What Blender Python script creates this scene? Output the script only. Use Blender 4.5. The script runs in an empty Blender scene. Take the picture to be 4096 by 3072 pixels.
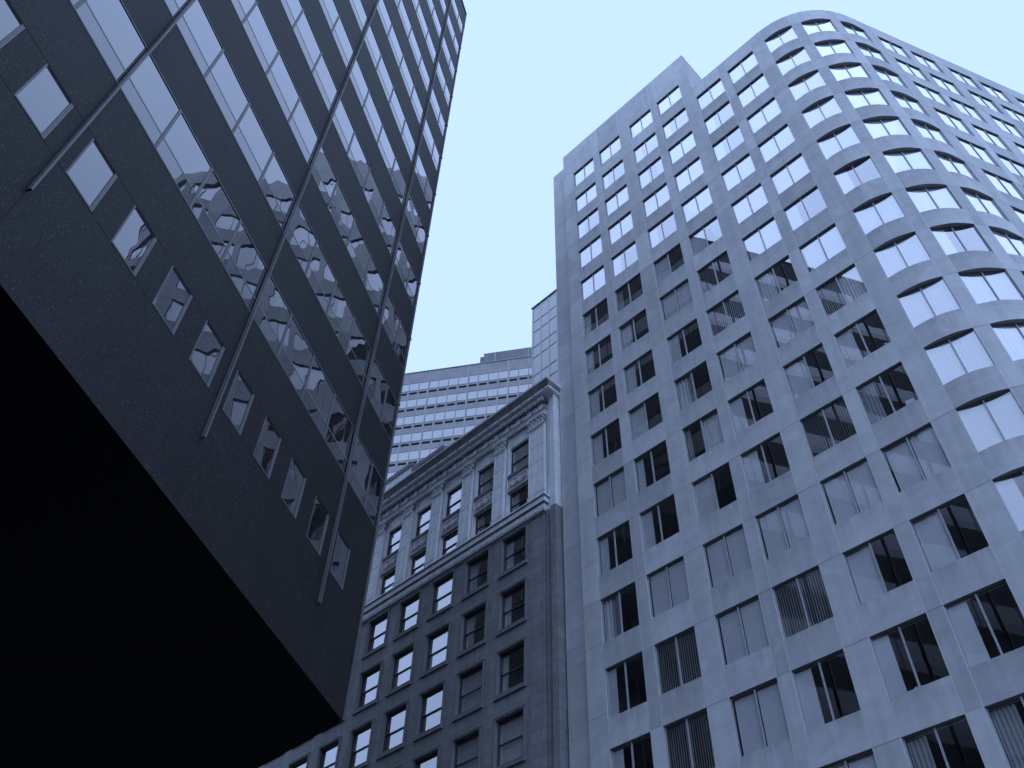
import bpy, math, random
from mathutils import Vector, Matrix

# ------------------------------------------------------------------ camera, sky, sun, exposure
random.seed(7)
C = bpy.context.scene.collection
SC = bpy.context.scene
EYE = 1.6
ELEV, ROLL, FPX = 0.8556, 0.0328, 899.65
cam_data = bpy.data.cameras.new("camera")
cam = bpy.data.objects.new("camera", cam_data)
C.objects.link(cam)
SC.camera = cam
fwd = Vector((0, math.cos(ELEV), math.sin(ELEV)))
rt = Vector((1, 0, 0))
up = rt.cross(fwd)
R_ = rt * math.cos(ROLL) + up * math.sin(ROLL)
U_ = -rt * math.sin(ROLL) + up * math.cos(ROLL)
m = Matrix((R_, U_, -fwd)).transposed().to_4x4()
m.translation = Vector((0, 0, EYE))
cam.matrix_world = m
cam_data.sensor_width = 36.0
cam_data.lens = FPX / 1024 * 36.0
cam_data.clip_start = 0.1
cam_data.clip_end = 5000

w = bpy.data.worlds.new("World")
SC.world = w
w.use_nodes = True
bg = w.node_tree.nodes["Background"]
bg.inputs[0].default_value = (0.62, 0.865, 1.42, 1)      # even, bright overcast
bg.inputs[1].default_value = 1.0
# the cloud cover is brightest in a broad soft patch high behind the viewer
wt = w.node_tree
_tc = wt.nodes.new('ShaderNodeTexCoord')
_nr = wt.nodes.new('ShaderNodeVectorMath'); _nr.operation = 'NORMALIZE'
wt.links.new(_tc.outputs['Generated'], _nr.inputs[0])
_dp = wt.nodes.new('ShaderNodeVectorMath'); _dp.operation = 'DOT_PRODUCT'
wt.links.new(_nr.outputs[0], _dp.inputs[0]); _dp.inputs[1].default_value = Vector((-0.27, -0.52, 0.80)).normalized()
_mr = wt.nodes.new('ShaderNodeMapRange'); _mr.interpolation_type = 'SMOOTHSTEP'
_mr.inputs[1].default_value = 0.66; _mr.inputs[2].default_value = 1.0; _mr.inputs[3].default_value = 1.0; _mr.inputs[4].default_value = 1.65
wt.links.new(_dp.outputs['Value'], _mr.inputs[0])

# and a second patch, added to lift pane reflections, behind the viewer's right shoulder
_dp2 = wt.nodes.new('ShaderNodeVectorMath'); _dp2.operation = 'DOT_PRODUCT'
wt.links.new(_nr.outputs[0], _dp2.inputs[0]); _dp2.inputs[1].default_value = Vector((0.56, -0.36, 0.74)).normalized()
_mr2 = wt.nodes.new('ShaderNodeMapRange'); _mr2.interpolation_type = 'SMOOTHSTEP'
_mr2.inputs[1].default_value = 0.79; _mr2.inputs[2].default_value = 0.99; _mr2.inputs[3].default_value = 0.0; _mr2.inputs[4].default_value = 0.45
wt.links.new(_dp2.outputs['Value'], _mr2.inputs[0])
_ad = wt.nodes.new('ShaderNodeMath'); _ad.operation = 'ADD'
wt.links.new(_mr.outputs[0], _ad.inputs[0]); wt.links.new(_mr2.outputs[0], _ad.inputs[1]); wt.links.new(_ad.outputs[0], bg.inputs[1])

sun_d = bpy.data.lights.new("sun", 'SUN')
sun_d.energy = 0.12
sun_d.angle = math.radians(50)            # brightest patch of the cloud cover, very soft
sun_d.color = (0.46, 0.62, 1.0)
sun = bpy.data.objects.new("sun", sun_d)
C.objects.link(sun)
sun.rotation_euler = Vector((-0.17, -0.45, 0.87)).to_track_quat('Z', 'Y').to_euler()
sun.location = (0, 0, 120)
SC.view_settings.view_transform = 'Standard'
SC.view_settings.look = 'None'
SC.view_settings.exposure = 0
SC.view_settings.gamma = 1
try:
    SC.cycles.use_denoising = True
    SC.cycles.max_bounces = 8
    SC.cycles.transparent_max_bounces = 8
except Exception:
    pass

# ------------------------------------------------------------------ materials
def mat(name):
    m = bpy.data.materials.new(name)
    m.use_nodes = True
    nt = m.node_tree
    return m, nt, nt.nodes["Principled BSDF"]

def N(nt, t, **kw):
    n = nt.nodes.new(t)
    for k, v in kw.items():
        if k.startswith('i_'):
            key = k[2:]
            n.inputs[int(key) if key.isdigit() else key.replace('_', ' ')].default_value = v
        else:
            setattr(n, k, v)
    return n

def ramp(nt, src, p0, c0, p1, c1):
    r = N(nt, 'ShaderNodeMapRange')
    r.inputs[1].default_value = p0; r.inputs[2].default_value = p1
    r.inputs[3].default_value = c0; r.inputs[4].default_value = c1
    nt.links.new(src, r.inputs[0])
    return r.outputs[0]

def mul(nt, a, b, op='MULTIPLY'):
    n = N(nt, 'ShaderNodeMath', operation=op)
    for i, x in enumerate((a, b)):
        if isinstance(x, (int, float)): n.inputs[i].default_value = x
        else: nt.links.new(x, n.inputs[i])
    return n.outputs[0]

def noise(nt, vec, scale, detail=4, rough=0.6, dist=0.0):
    n = N(nt, 'ShaderNodeTexNoise')
    n.inputs['Scale'].default_value = scale; n.inputs['Detail'].default_value = detail
    n.inputs['Roughness'].default_value = rough; n.inputs['Distortion'].default_value = dist
    nt.links.new(vec, n.inputs['Vector'])
    return n.outputs['Fac']

def grey(nt, val, tint=(1, 1, 1)):
    c = N(nt, 'ShaderNodeCombineColor')
    for i in range(3):
        nt.links.new(mul(nt, val, tint[i] * (1, .985, 1)[i]), c.inputs[i])
    return c.outputs[0]

def mapping(nt, vec, scale):
    mp = N(nt, 'ShaderNodeMapping')
    mp.inputs['Scale'].default_value = scale
    nt.links.new(vec, mp.inputs['Vector'])
    return mp.outputs[0]

def simple(name, albedo, rough=0.7, tint=(1, 1, 1), var=0.15, scale=3.0, spec=0.3, streak=0.0):
    m, nt, b = mat(name)
    tc = N(nt, 'ShaderNodeTexCoord').outputs['Object']
    v = ramp(nt, noise(nt, tc, scale), 0.3, 1 - var, 0.7, 1 + var)
    if streak:
        s = noise(nt, mapping(nt, tc, (2.2, 2.2, 0.16)), 1.6, 5, 0.65)
        v = mul(nt, v, ramp(nt, s, 0.35, 1 - streak, 0.65, 1 + streak * .5))
    nt.links.new(grey(nt, mul(nt, v, albedo), tint), b.inputs['Base Color'])
    b.inputs['Roughness'].default_value = rough
    b.inputs['Specular IOR Level'].default_value = spec
    return m

def marble_mat():
    m, nt, b = mat('pale_marble_cladding')
    tc = N(nt, 'ShaderNodeTexCoord').outputs['Object']
    at = N(nt, 'ShaderNodeAttribute', attribute_name='tone')
    rnd = at.outputs['Fac']
    # every slab shifts the vein pattern a little and carries its own tone
    off = N(nt, 'ShaderNodeCombineXYZ')
    nt.links.new(mul(nt, rnd, 60), off.inputs[0]); nt.links.new(mul(nt, rnd, 37), off.inputs[2])
    add = N(nt, 'ShaderNodeVectorMath', operation='ADD')
    nt.links.new(tc, add.inputs[0]); nt.links.new(off.outputs[0], add.inputs[1])
    v1 = noise(nt, mapping(nt, add.outputs[0], (.55, .55, 1.0)), 1.1, 7, 0.62, 1.1)
    v2 = noise(nt, mapping(nt, add.outputs[0], (.5, .5, 1.6)), 3.2, 6, 0.68, 1.6)
    wisp = ramp(nt, v2, 0.58, 0.0, 0.74, 0.16)
    base = ramp(nt, v1, 0.3, 0.86, 0.72, 1.09)
    st = noise(nt, mapping(nt, tc, (1.6, 1.6, 0.10)), 1.4, 5, 0.6)
    st = ramp(nt, st, 0.36, 0.92, 0.6, 1.03)
    tone = ramp(nt, rnd, 0, 0.84, 1, 1.12)
    drip = noise(nt, mapping(nt, tc, (2.0, 2.0, 0.35)), 1.5, 6, 0.7)
    inv = mul(nt, 1.0, at.outputs['Alpha'], 'SUBTRACT')
    wet = mul(nt, ramp(nt, drip, 0.38, 0.0, 0.66, 1.0), mul(nt, inv, 1.6, 'POWER'))
    tone = mul(nt, tone, mul(nt, 1.0, mul(nt, wet, 0.30), 'SUBTRACT'))
    val = mul(nt, mul(nt, mul(nt, mul(nt, base, wisp, 'ADD'), st), tone), 0.61)
    nt.links.new(grey(nt, val, (1.0, 1.0, 0.985)), b.inputs['Base Color'])
    b.inputs['Roughness'].default_value = 0.62
    b.inputs['Specular IOR Level'].default_value = 0.25
    return m

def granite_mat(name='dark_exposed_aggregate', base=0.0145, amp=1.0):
    m, nt, b = mat(name)
    tc = N(nt, 'ShaderNodeTexCoord').outputs['Object']
    vo = N(nt, 'ShaderNodeTexVoronoi')
    vo.inputs['Scale'].default_value = 40
    nt.links.new(tc, vo.inputs['Vector'])
    sep = N(nt, 'ShaderNodeSeparateColor')
    nt.links.new(vo.outputs['Color'], sep.inputs[0])
    chip = ramp(nt, sep.outputs[0], 0.90, 0.0, 1.0, 0.17 * amp)       # a few pale chips
    chip = mul(nt, chip, ramp(nt, vo.outputs['Distance'], 0.25, 1.0, 0.5, 0.0))
    mid = ramp(nt, sep.outputs[1], 0, 0.6, 1, 1.4)
    fine = ramp(nt, noise(nt, tc, 38, 3, 0.7), 0.3, 0.6, 0.7, 1.4)
    big = ramp(nt, noise(nt, tc, 0.5, 5, 0.6), 0.3, 0.82, 0.7, 1.16)
    st = ramp(nt, noise(nt, mapping(nt, tc, (1.2, 1.2, 0.1)), 1.5, 4), 0.35, 0.88, 0.65, 1.06)
    at = N(nt, 'ShaderNodeAttribute', attribute_name='tone')
    tone = ramp(nt, at.outputs['Fac'], 0, 0.92, 1, 1.06)
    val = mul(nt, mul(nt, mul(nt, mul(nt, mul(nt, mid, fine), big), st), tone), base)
    val = mul(nt, val, chip, 'ADD')
    nt.links.new(grey(nt, val, (1.06, 1.0, .92)), b.inputs['Base Color'])
    b.inputs['Roughness'].default_value = 0.6
    b.inputs['Specular IOR Level'].default_value = 0.25
    bp = N(nt, 'ShaderNodeBump'); bp.inputs['Strength'].default_value = 0.35; bp.inputs['Distance'].default_value = 0.01
    nt.links.new(fine, bp.inputs['Height']); nt.links.new(bp.outputs[0], b.inputs['Normal'])
    return m

def glass_mat(name, f0, power, opaque=None, wave=0.012, wscale=0.9, tint=(1, .975, .99), mx=1.0, pane=False):
    """coated window glass: clear through the middle, mirror-like towards grazing, slightly wavy"""
    m = bpy.data.materials.new(name); m.use_nodes = True
    nt = m.node_tree; nt.nodes.clear()
    out = N(nt, 'ShaderNodeOutputMaterial')
    lw = N(nt, 'ShaderNodeLayerWeight'); lw.inputs['Blend'].default_value = 0.5
    p = mul(nt, lw.outputs['Facing'], power, 'POWER')
    fac = mul(nt, mul(nt, p, (mx - f0)), f0, 'ADD')
    gl = N(nt, 'ShaderNodeBsdfGlossy'); gl.inputs['Roughness'].default_value = 0.0
    gl.inputs['Color'].default_value = (*tint, 1)
    tc = N(nt, 'ShaderNodeTexCoord').outputs['Object']
    oi = N(nt, 'ShaderNodeObjectInfo')
    sc = mul(nt, oi.outputs['Random'], 90)
    at = N(nt, 'ShaderNodeAttribute', attribute_name='tone')
    sc = mul(nt, sc, mul(nt, at.outputs['Fac'], 50), 'ADD')
    cx = N(nt, 'ShaderNodeCombineXYZ'); nt.links.new(sc, cx.inputs[0]); nt.links.new(sc, cx.inputs[2])
    add = N(nt, 'ShaderNodeVectorMath', operation='ADD')
    nt.links.new(tc, add.inputs[0]); nt.links.new(cx.outputs[0], add.inputs[1])
    n1 = noise(nt, add.outputs[0], wscale, 1.6, 0.35, 0.1)
    bp = N(nt, 'ShaderNodeBump'); bp.inputs['Strength'].default_value = 1.0
    bp.inputs['Distance'].default_value = wave
    nt.links.new(n1, bp.inputs['Height'])
    nt.links.new(bp.outputs[0], gl.inputs['Normal'])
    if opaque is None:
        back = N(nt, 'ShaderNodeBsdfTransparent'); back.inputs['Color'].default_value = (.93, .94, .95, 1)
    else:
        back = N(nt, 'ShaderNodeBsdfDiffuse'); back.inputs['Color'].default_value = (*opaque, 1)
    mix = N(nt, 'ShaderNodeMixShader')
    nt.links.new(fac, mix.inputs[0]); nt.links.new(back.outputs[0], mix.inputs[1]); nt.links.new(gl.outputs[0], mix.inputs[2])
    nt.links.new(mix.outputs[0], out.inputs[0])
    return m

def block_mat(name, albedo, cw, ch, tonevar=.10, mortar=.55, streak=.12):
    """ashlar faced wall: x and z of the object give the joints"""
    m, nt, b = mat(name)
    tc = N(nt, 'ShaderNodeTexCoord').outputs['Object']
    sp = N(nt, 'ShaderNodeSeparateXYZ'); nt.links.new(tc, sp.inputs[0])
    cb = N(nt, 'ShaderNodeCombineXYZ')
    nt.links.new(mul(nt, sp.outputs[0], sp.outputs[1], 'ADD'), cb.inputs[0]); nt.links.new(sp.outputs[2], cb.inputs[1])
    br = N(nt, 'ShaderNodeTexBrick', offset=0.5, offset_frequency=2)
    br.inputs['Scale'].default_value = 1.0
    br.inputs['Brick Width'].default_value = cw; br.inputs['Row Height'].default_value = ch
    br.inputs['Mortar Size'].default_value = 0.012; br.inputs['Mortar Smooth'].default_value = 0.3
    br.inputs['Color1'].default_value = (1 - tonevar,) * 3 + (1,); br.inputs['Color2'].default_value = (1 + tonevar,) * 3 + (1,)
    br.inputs['Mortar'].default_value = (mortar,) * 3 + (1,)
    nt.links.new(cb.outputs[0], br.inputs['Vector'])
    sc = N(nt, 'ShaderNodeSeparateColor'); nt.links.new(br.outputs['Color'], sc.inputs[0])
    g = ramp(nt, noise(nt, tc, 2.5, 6, .65), .3, .88, .7, 1.12)
    s = ramp(nt, noise(nt, mapping(nt, tc, (2.4, 2.4, .12)), 1.5, 5), .35, 1 - streak, .65, 1 + streak * .6)
    v = mul(nt, mul(nt, mul(nt, sc.outputs[0], g), s), albedo)
    nt.links.new(grey(nt, v, (1, 1, .985)), b.inputs['Base Color'])
    b.inputs['Roughness'].default_value = 0.75; b.inputs['Specular IOR Level'].default_value = 0.2
    return m

M = {}
M['marble'] = marble_mat()
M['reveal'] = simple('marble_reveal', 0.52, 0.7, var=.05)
M['joint_pale'] = simple('pale_sealant', 0.66, 0.6, var=.05)
M['joint_dark'] = simple('dark_sealant', 0.30, 0.8, var=.05)
M['alu'] = simple('bronze_frame', 0.16, 0.45, var=.08, spec=.5)
M['alu_pale'] = simple('satin_frame', 0.42, 0.45, var=.08, spec=.5)
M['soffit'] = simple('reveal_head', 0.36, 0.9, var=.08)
M['glass_t'] = glass_mat('window_glass', 0.04, 1.5, wave=0.0022, wscale=.6)
M['blind'] = simple('vertical_blind', 0.80, 0.85, var=.03, spec=.1)
M['curtain_dim'] = simple('dim_curtain', 0.40, 0.9, var=.06, spec=.1)
M['room'] = simple('room_wall', 0.16, 0.9, var=.1)
M['ceiling'] = simple('room_ceiling', 0.30, 0.9, var=.1)
M['roof'] = simple('roof_gravel', 0.15, 0.95)
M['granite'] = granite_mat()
M['granite_joint'] = simple('granite_joint', 0.018, 0.9, var=.05)
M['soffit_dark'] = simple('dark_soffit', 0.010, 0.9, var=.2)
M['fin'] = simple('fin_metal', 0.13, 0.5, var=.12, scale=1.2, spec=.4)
M['fin_side_shaded'] = simple('fin_side_shaded', 0.05, 0.5, var=.12, scale=1.2, spec=.4)  # fin metal again, darkened to paint the shade on its sides
M['lframe2'] = simple('ribbon_transom', 0.22, 0.5, var=.08, spec=.4)
M['lframe'] = simple('ribbon_frame', 0.13, 0.5, var=.08, spec=.4)
M['glass_l'] = glass_mat('ribbon_glass', 0.09, 2.5, opaque=(.02, .02, .02), wave=0.024, wscale=.42, mx=.95)
M['glass_dim'] = glass_mat('shaded_ribbon_glass', 0.05, 2.6, opaque=(.02, .02, .02), wave=0.02, wscale=.45, mx=.40)
M['glass_l2'] = glass_mat('ribbon_glass_tinted', 0.07, 2.6, opaque=(.03, .03, .03), wave=0.018, wscale=.45, mx=.80)
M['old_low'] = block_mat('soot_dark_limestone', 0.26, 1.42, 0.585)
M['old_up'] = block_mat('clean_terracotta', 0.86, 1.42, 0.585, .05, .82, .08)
M['old_trim'] = simple('terracotta_trim', 0.82, .7, var=.12, scale=2.5, streak=.12)
M['old_trimdark'] = simple('stained_and_shaded_terracotta', 0.22, .8, var=.2, scale=2, streak=.25)  # real grime on the cornice; paints the crevice shade in the ornament
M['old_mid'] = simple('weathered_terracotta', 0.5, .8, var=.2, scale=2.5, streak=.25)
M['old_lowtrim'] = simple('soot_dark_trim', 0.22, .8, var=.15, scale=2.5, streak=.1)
M['sash'] = simple('dark_sash', 0.035, .5, var=.1, spec=.4)
M['sash_jamb'] = simple('sash_jamb', 0.09, .6, var=.1)
M['glass_o'] = glass_mat('sash_glass', 0.07, 1.3, wave=0.0015, wscale=.7)
M['clad'] = simple('grey_tile_cladding', 0.50, .45, var=.04, scale=.6, spec=.5)
M['clad_joint'] = simple('cladding_joint', 0.12, .7, var=.05)
M['conc'] = simple('streaked_precast_concrete', 0.33, .85, var=.10, scale=.35, streak=.22)
M['conc_edge'] = simple('pale_concrete_rib', 0.46, .85, var=.08, scale=.5, streak=.1)
M['conc_dark'] = simple('dark_metal_screen', 0.20, .7, var=.08, scale=.35, streak=.12)
M['slot'] = simple('slot_shadow', 0.006, .9, var=.05)
M['glass_f'] = glass_mat('far_glass', 0.16, 1.2, opaque=(.15, .15, .16), wave=0.001, wscale=.4, mx=.31)
M['asphalt'] = simple('asphalt', 0.05, .9, scale=.8)
M['paper'] = simple('white_paper', 0.8, .8)
M['leaf'] = simple('leaf', 0.06, .6, tint=(.7, 1, .6))
M['pot'] = simple('pot_clay', 0.2, .8)

# ------------------------------------------------------------------ mesh helpers
class MB:
    def __init__(s): s.v = []; s.f = []; s.mi = []; s.t = []; s.al = {}; s.mats = []
    def mid(s, m):
        if m not in s.mats: s.mats.append(m)
        return s.mats.index(m)
    def poly(s, pts, m, tone=.5, al=None):
        if al: s.al[len(s.f)] = al
        b = len(s.v); s.v += [tuple(p) for p in pts]; s.f.append(tuple(range(b, b + len(pts))))
        s.mi.append(s.mid(m)); s.t.append(tone)
    def box(s, x0, x1, y0, y1, z0, z1, m, tone=.5, f=None, skip=''):
        P = [(x, y, z) for z in (z0, z1) for y in (y0, y1) for x in (x0, x1)]
        if f: P = [f(*p) for p in P]
        b = len(s.v); s.v += P
        F = {'b': (0, 2, 3, 1), 't': (4, 5, 7, 6), 'f': (0, 1, 5, 4), 'k': (2, 6, 7, 3), 'l': (0, 4, 6, 2), 'r': (1, 3, 7, 5)}
        for k, q in F.items():
            if k in skip: continue
            s.f.append(tuple(b + i for i in q)); s.mi.append(s.mid(m)); s.t.append(tone)
    def merge(s, o, f):
        b = len(s.v); s.v += [f(*p) for p in o.v]
        for q, mi, t in zip(o.f, o.mi, o.t):
            s.f.append(tuple(b + i for i in q)); s.mi.append(s.mid(o.mats[mi])); s.t.append(t)
    def mesh(s, name):
        me = bpy.data.meshes.new(name)
        me.from_pydata(s.v, [], s.f)
        for m_ in s.mats: me.materials.append(M[m_])
        me.polygons.foreach_set('material_index', s.mi)
        a = me.color_attributes.new('tone', 'FLOAT_COLOR', 'CORNER')
        L = []
        for i, (q, t) in enumerate(zip(s.f, s.t)):
            al = s.al.get(i)
            for k in range(len(q)): L += [t, t, t, al[k] if al else 1.0]
        a.data.foreach_set('color', L)
        me.update()
        return me
    def build(s, name, parent=None, **kw): return link(name, s.mesh(name), parent, **kw)

def link(name, me, parent=None, loc=(0, 0, 0), rz=0.0, label=None, cat=None, group=None, kind=None):
    o = bpy.data.objects.new(name, me); C.objects.link(o)
    if parent: o.parent = parent
    o.location = loc; o.rotation_euler = (0, 0, rz)
    if label: o['label'] = label
    if cat: o['category'] = cat
    if group: o['group'] = group
    if kind: o['kind'] = kind
    return o

def thing(name, loc, rz, label, cat): return link(name, None, None, loc, rz, label, cat)

def prism(mb, path, prof, m, close_ends=True, tone=.5):
    """extrude profile [(out,z,mat?)...] along a plan path [(x,y,nx,ny)...] (n = outward mitre)"""
    rows = [[(x + nx * p[0], y + ny * p[0], p[1]) for p in prof] for (x, y, nx, ny) in path]
    for a, b in zip(rows, rows[1:]):
        for i in range(len(prof) - 1):
            mm = prof[i][2] if len(prof[i]) > 2 else m
            mb.poly([a[i], b[i], b[i + 1], a[i + 1]], mm, tone)
    if close_ends:
        mb.poly(rows[0], m, tone); mb.poly(rows[-1][::-1], m, tone)

def wall_grid(mb, x0, x1, z0, z1, holes, m, rd, rm=None, f=lambda x, y, z: (x, y, z), tonefn=None, hm=None):
    xs = sorted({x0, x1} | {v for h in holes for v in (h[0], h[1])}); zs = sorted({z0, z1} | {v for h in holes for v in (h[2], h[3])})
    xs = [v for v in xs if x0 <= v <= x1]; zs = [v for v in zs if z0 <= v <= z1]
    for i in range(len(zs) - 1):
        zm = (zs[i] + zs[i + 1]) / 2
        run = None
        for j in range(len(xs) - 1):
            xm = (xs[j] + xs[j + 1]) / 2
            hit = any(h[0] < xm < h[1] and h[2] < zm < h[3] for h in holes)
            if not hit:
                mb.poly([f(xs[j], 0, zs[i]), f(xs[j + 1], 0, zs[i]), f(xs[j + 1], 0, zs[i + 1]), f(xs[j], 0, zs[i + 1])], m, tonefn(xm, zm) if tonefn else .5)
    rm = rm or m
    for (a, b, c, d) in holes:
        mb.poly([f(a, 0, c), f(a, 0, d), f(a, rd, d), f(a, rd, c)], rm)
        mb.poly([f(b, 0, c), f(b, rd, c), f(b, rd, d), f(b, 0, d)], rm)
        mb.poly([f(a, 0, c), f(a, rd, c), f(b, rd, c), f(b, 0, c)], rm)
        mb.poly([f(a, 0, d), f(b, 0, d), f(b, rd, d), f(a, rd, d)], hm or rm)

def in_view(p, margin=10):
    q = cam.matrix_world.inverted() @ Vector(p)
    if q.z > -0.1: return None
    x = 512 + FPX * q.x / -q.z; y = 384 - FPX * q.y / -q.z
    return (x, y) if -margin < x < 1024 + margin and -margin < y < 768 + margin else None
cam.matrix_world = m if isinstance(m, Matrix) else cam.matrix_world
bpy.context.view_layer.update()

# ------------------------------------------------------------------ ground
g = MB(); g.poly([(-1500, -1500, 0), (1500, -1500, 0), (1500, 1500, 0), (-1500, 1500, 0)], 'asphalt')
g.build('ground', kind='structure')

# ================================================================== TOWER (pale marble, rounded corner)
D = 26.6
AZ = math.radians(-43.846)
uD = Vector((math.sin(AZ), math.cos(AZ), 0)); nD = Vector((math.cos(AZ), -math.sin(AZ), 0))
RZ = math.atan2(-uD.y, -uD.x)
tower = thing('office_tower', nD * D, RZ, 'pale marble office tower with a rounded corner and rows of square windows', 'tower')
a0, Rc, TH = .176, .203, math.radians(66.0)
La = Rc * TH
def P2(s, d=0.0):
    """plan position on the facade line, s in plane units, d metres into the building -> local x,y"""
    if s <= 0: U, Nn, th = a0 - s, 1.0, 0.0
    elif s <= La:
        th = s / Rc; U = a0 - Rc * math.sin(th); Nn = 1 + Rc * (1 - math.cos(th))
    else:
        th = TH; U = a0 - Rc * math.sin(TH) - math.cos(TH) * (s - La); Nn = 1 + Rc * (1 - math.cos(TH)) + math.sin(TH) * (s - La)
    x, y = -U * D, (Nn - 1) * D
    return (x - math.sin(th) * d, y + math.cos(th) * d)
ZR = [2.4289, 2.2829, 2.1432, 2.0042, 1.8640, 1.7256, 1.5870, 1.4468, 1.3139, 1.1814, 1.0495, 0.9168, 0.7851, 0.6530, 0.5209, 0.3888]
WH = .0845
def Z(z): return z * D + EYE
cols = [(a0 - u_, .0770) for u_ in (.8078, .7081, .5941, .4947, .3810, .2819)]
cols += [(.0071, .0716), (.1010, .0723), (.1966, .0711)]
s_ = .3039
for k in range(7):
    cols.append((s_, .0758)); s_ += .0986 if k % 2 == 0 else .1131
S0, SHI, SEND = a0 - .8455, a0 - .3842, s_ + .02
ZLO, ZHI = 2.345, 2.577
def arcpts(s1, s2, d=0.0):
    n_ = 1
    if s2 > 0 and s1 < La: n_ = max(1, int((min(s2, La) - max(s1, 0)) / .0045))
    ss = [s1 + (s2 - s1) * i / n_ for i in range(n_ + 1)]
    for e in (0.0, La):
        if s1 < e < s2 and min(abs(e - q) for q in ss) > 1e-4: ss.append(e)
    return [P2(q, d) for q in sorted(ss)]
rs = random.Random(3)
wall = MB()
BOW = .055                                   # the bands between curved windows belly out a little
def bowpts(s1, s2, b=BOW):
    n_ = 16
    return [P2(s1 + (s2 - s1) * i / n_, -b * math.sin(math.pi * i / n_)) for i in range(n_ + 1)]
def slab(s1, s2, z1, z2, tone, stain=False, bow=0):
    if bow:
        lo, hi = bowpts(s1, s2), bowpts(s1, s2, BOW if bow == 1 else 0.0)
        for k in range(len(lo) - 1):
            wall.poly([(*lo[k], Z(z1)), (*lo[k + 1], Z(z1)), (*hi[k + 1], Z(z2)), (*hi[k], Z(z2))], 'marble', tone, (1, 1, 0, 0) if stain else None)
        return
    pts = arcpts(s1, s2)
    for p, q in zip(pts, pts[1:]):
        wall.poly([(p[0], p[1], Z(z1)), (q[0], q[1], Z(z1)), (q[0], q[1], Z(z2)), (p[0], p[1], Z(z2))], 'marble', tone, (1, 1, 0, 0) if stain else None)
def tone_():
    return min(1, max(0, rs.gauss(.5, .29)))
def pier(s1, s2, top, zoff=0):
    zs = [top] + [z + zoff for z in ZR if z + zoff < top - .01] + [.25, .12, -EYE / D]
    for z2, z1 in zip(zs, zs[1:]): slab(s1, s2, z1, z2, tone_())
edges = [S0]
for ci, (s, wd) in enumerate(cols): edges += [s, s + wd]
windows = []
for ci, (s, wd) in enumerate(cols):
    hi = s < SHI
    top = ZHI if hi else ZLO
    prev = cols[ci - 1][0] + cols[ci - 1][1] if ci else S0
    if prev < SHI < s:
        pier(prev, SHI, ZHI); pier(SHI, s, ZLO)
    elif ci == 0:
        zs = [ZHI, 2.45, 2.33, 2.20, 2.06, 1.95, 1.80, 1.69, 1.53, 1.42, 1.26, 1.15, 1.0, .918, .833, .71, .62, .5, .4, .2, -EYE / D]
        for z2, z1 in zip(zs, zs[1:]): slab(prev, s, z1, z2, tone_())
    else: pier(prev, s, top)
    r0 = 0 if (hi and ci < 4) else 1
    zt = top
    for r in range(r0, len(ZR)):
        curved = s + wd > 0.001 and s < La
        slab(s, s + wd, ZR[r], zt, tone_(), zt < top - .01, (1 if zt < top - .01 else 2) if curved else 0)
        zt = ZR[r] - WH
        A, B = P2(s), P2(s + wd)
        ln = math.hypot(B[0] - A[0], B[1] - A[1]); tx, ty = (B[0] - A[0]) / ln, (B[1] - A[1]) / ln
        rd = .055 if curved else (.085 if s < 0 else .05)
        nx, ny = -ty, tx
        Ai, Bi = (A[0] + nx * rd, A[1] + ny * rd), (B[0] + nx * rd, B[1] + ny * rd)
        z1, z2 = Z(zt), Z(ZR[r])
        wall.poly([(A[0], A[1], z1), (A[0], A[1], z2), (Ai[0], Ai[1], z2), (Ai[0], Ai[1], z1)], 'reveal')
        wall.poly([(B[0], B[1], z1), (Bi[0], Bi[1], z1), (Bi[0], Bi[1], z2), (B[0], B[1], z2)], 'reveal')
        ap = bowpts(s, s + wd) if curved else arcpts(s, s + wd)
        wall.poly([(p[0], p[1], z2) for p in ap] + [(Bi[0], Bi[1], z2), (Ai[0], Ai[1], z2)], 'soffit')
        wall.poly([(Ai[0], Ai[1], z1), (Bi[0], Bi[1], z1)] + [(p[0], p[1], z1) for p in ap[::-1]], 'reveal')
        windows.append(dict(c=ci, r=r, x=Ai[0], y=Ai[1], z=z1, W=round(ln, 3), H=z2 - z1, rz=math.atan2(ty, tx), curved=curved))
    bw = 1 if curved else 0
    slab(s, s + wd, .15, zt, tone_(), False, bw); slab(s, s + wd, -EYE / D, .15, tone_(), False, bw)
pier(cols[-1][0] + cols[-1][1], SEND, ZLO)
# recessed strip at the left end
SD = .0118 * D
xl, xr = -.8977 * D, -.8455 * D
zz = [2.538, 2.46, 2.33, 2.21, 2.06, 1.95, 1.83, 1.69, 1.56, 1.43, 1.30, 1.17, 1.075, .952, .86, .823, .70, .60, .48, .3, .1, -EYE / D]
for z2, z1 in zip(zz, zz[1:]):
    wall.poly([(xl, SD, Z(z1)), (xr, SD, Z(z1)), (xr, SD, Z(z2)), (xl, SD, Z(z2))], 'marble', tone_())
p0 = P2(S0)
wall.poly([(xr, 0, 0), (xr, 0, Z(ZHI)), (xr, SD + 6, Z(ZHI)), (xr, SD + 6, 0)], 'marble', .5)
xh = P2(SHI)[0]
for k in range(4):
    y1, y2 = k * 2.2, (k + 1) * 2.2
    wall.poly([(xh, y1, Z(ZLO) - .5), (xh, y2, Z(ZLO) - .5), (xh, y2, Z(ZHI)), (xh, y1, Z(ZHI))], 'marble', tone_())
bk = .29 * D
wall.box(xl, xh, 8.8, 8.9, Z(ZLO) - .5, Z(ZHI), 'marble')
wall.box(xr, xh, .05, 8.8, Z(ZHI) - .25, Z(ZHI) - .05, 'roof')
wall.box(xl, xr - .01, SD + .05, 8.8, Z(2.538) - .2, Z(2.538) - .02, 'roof')
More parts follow.
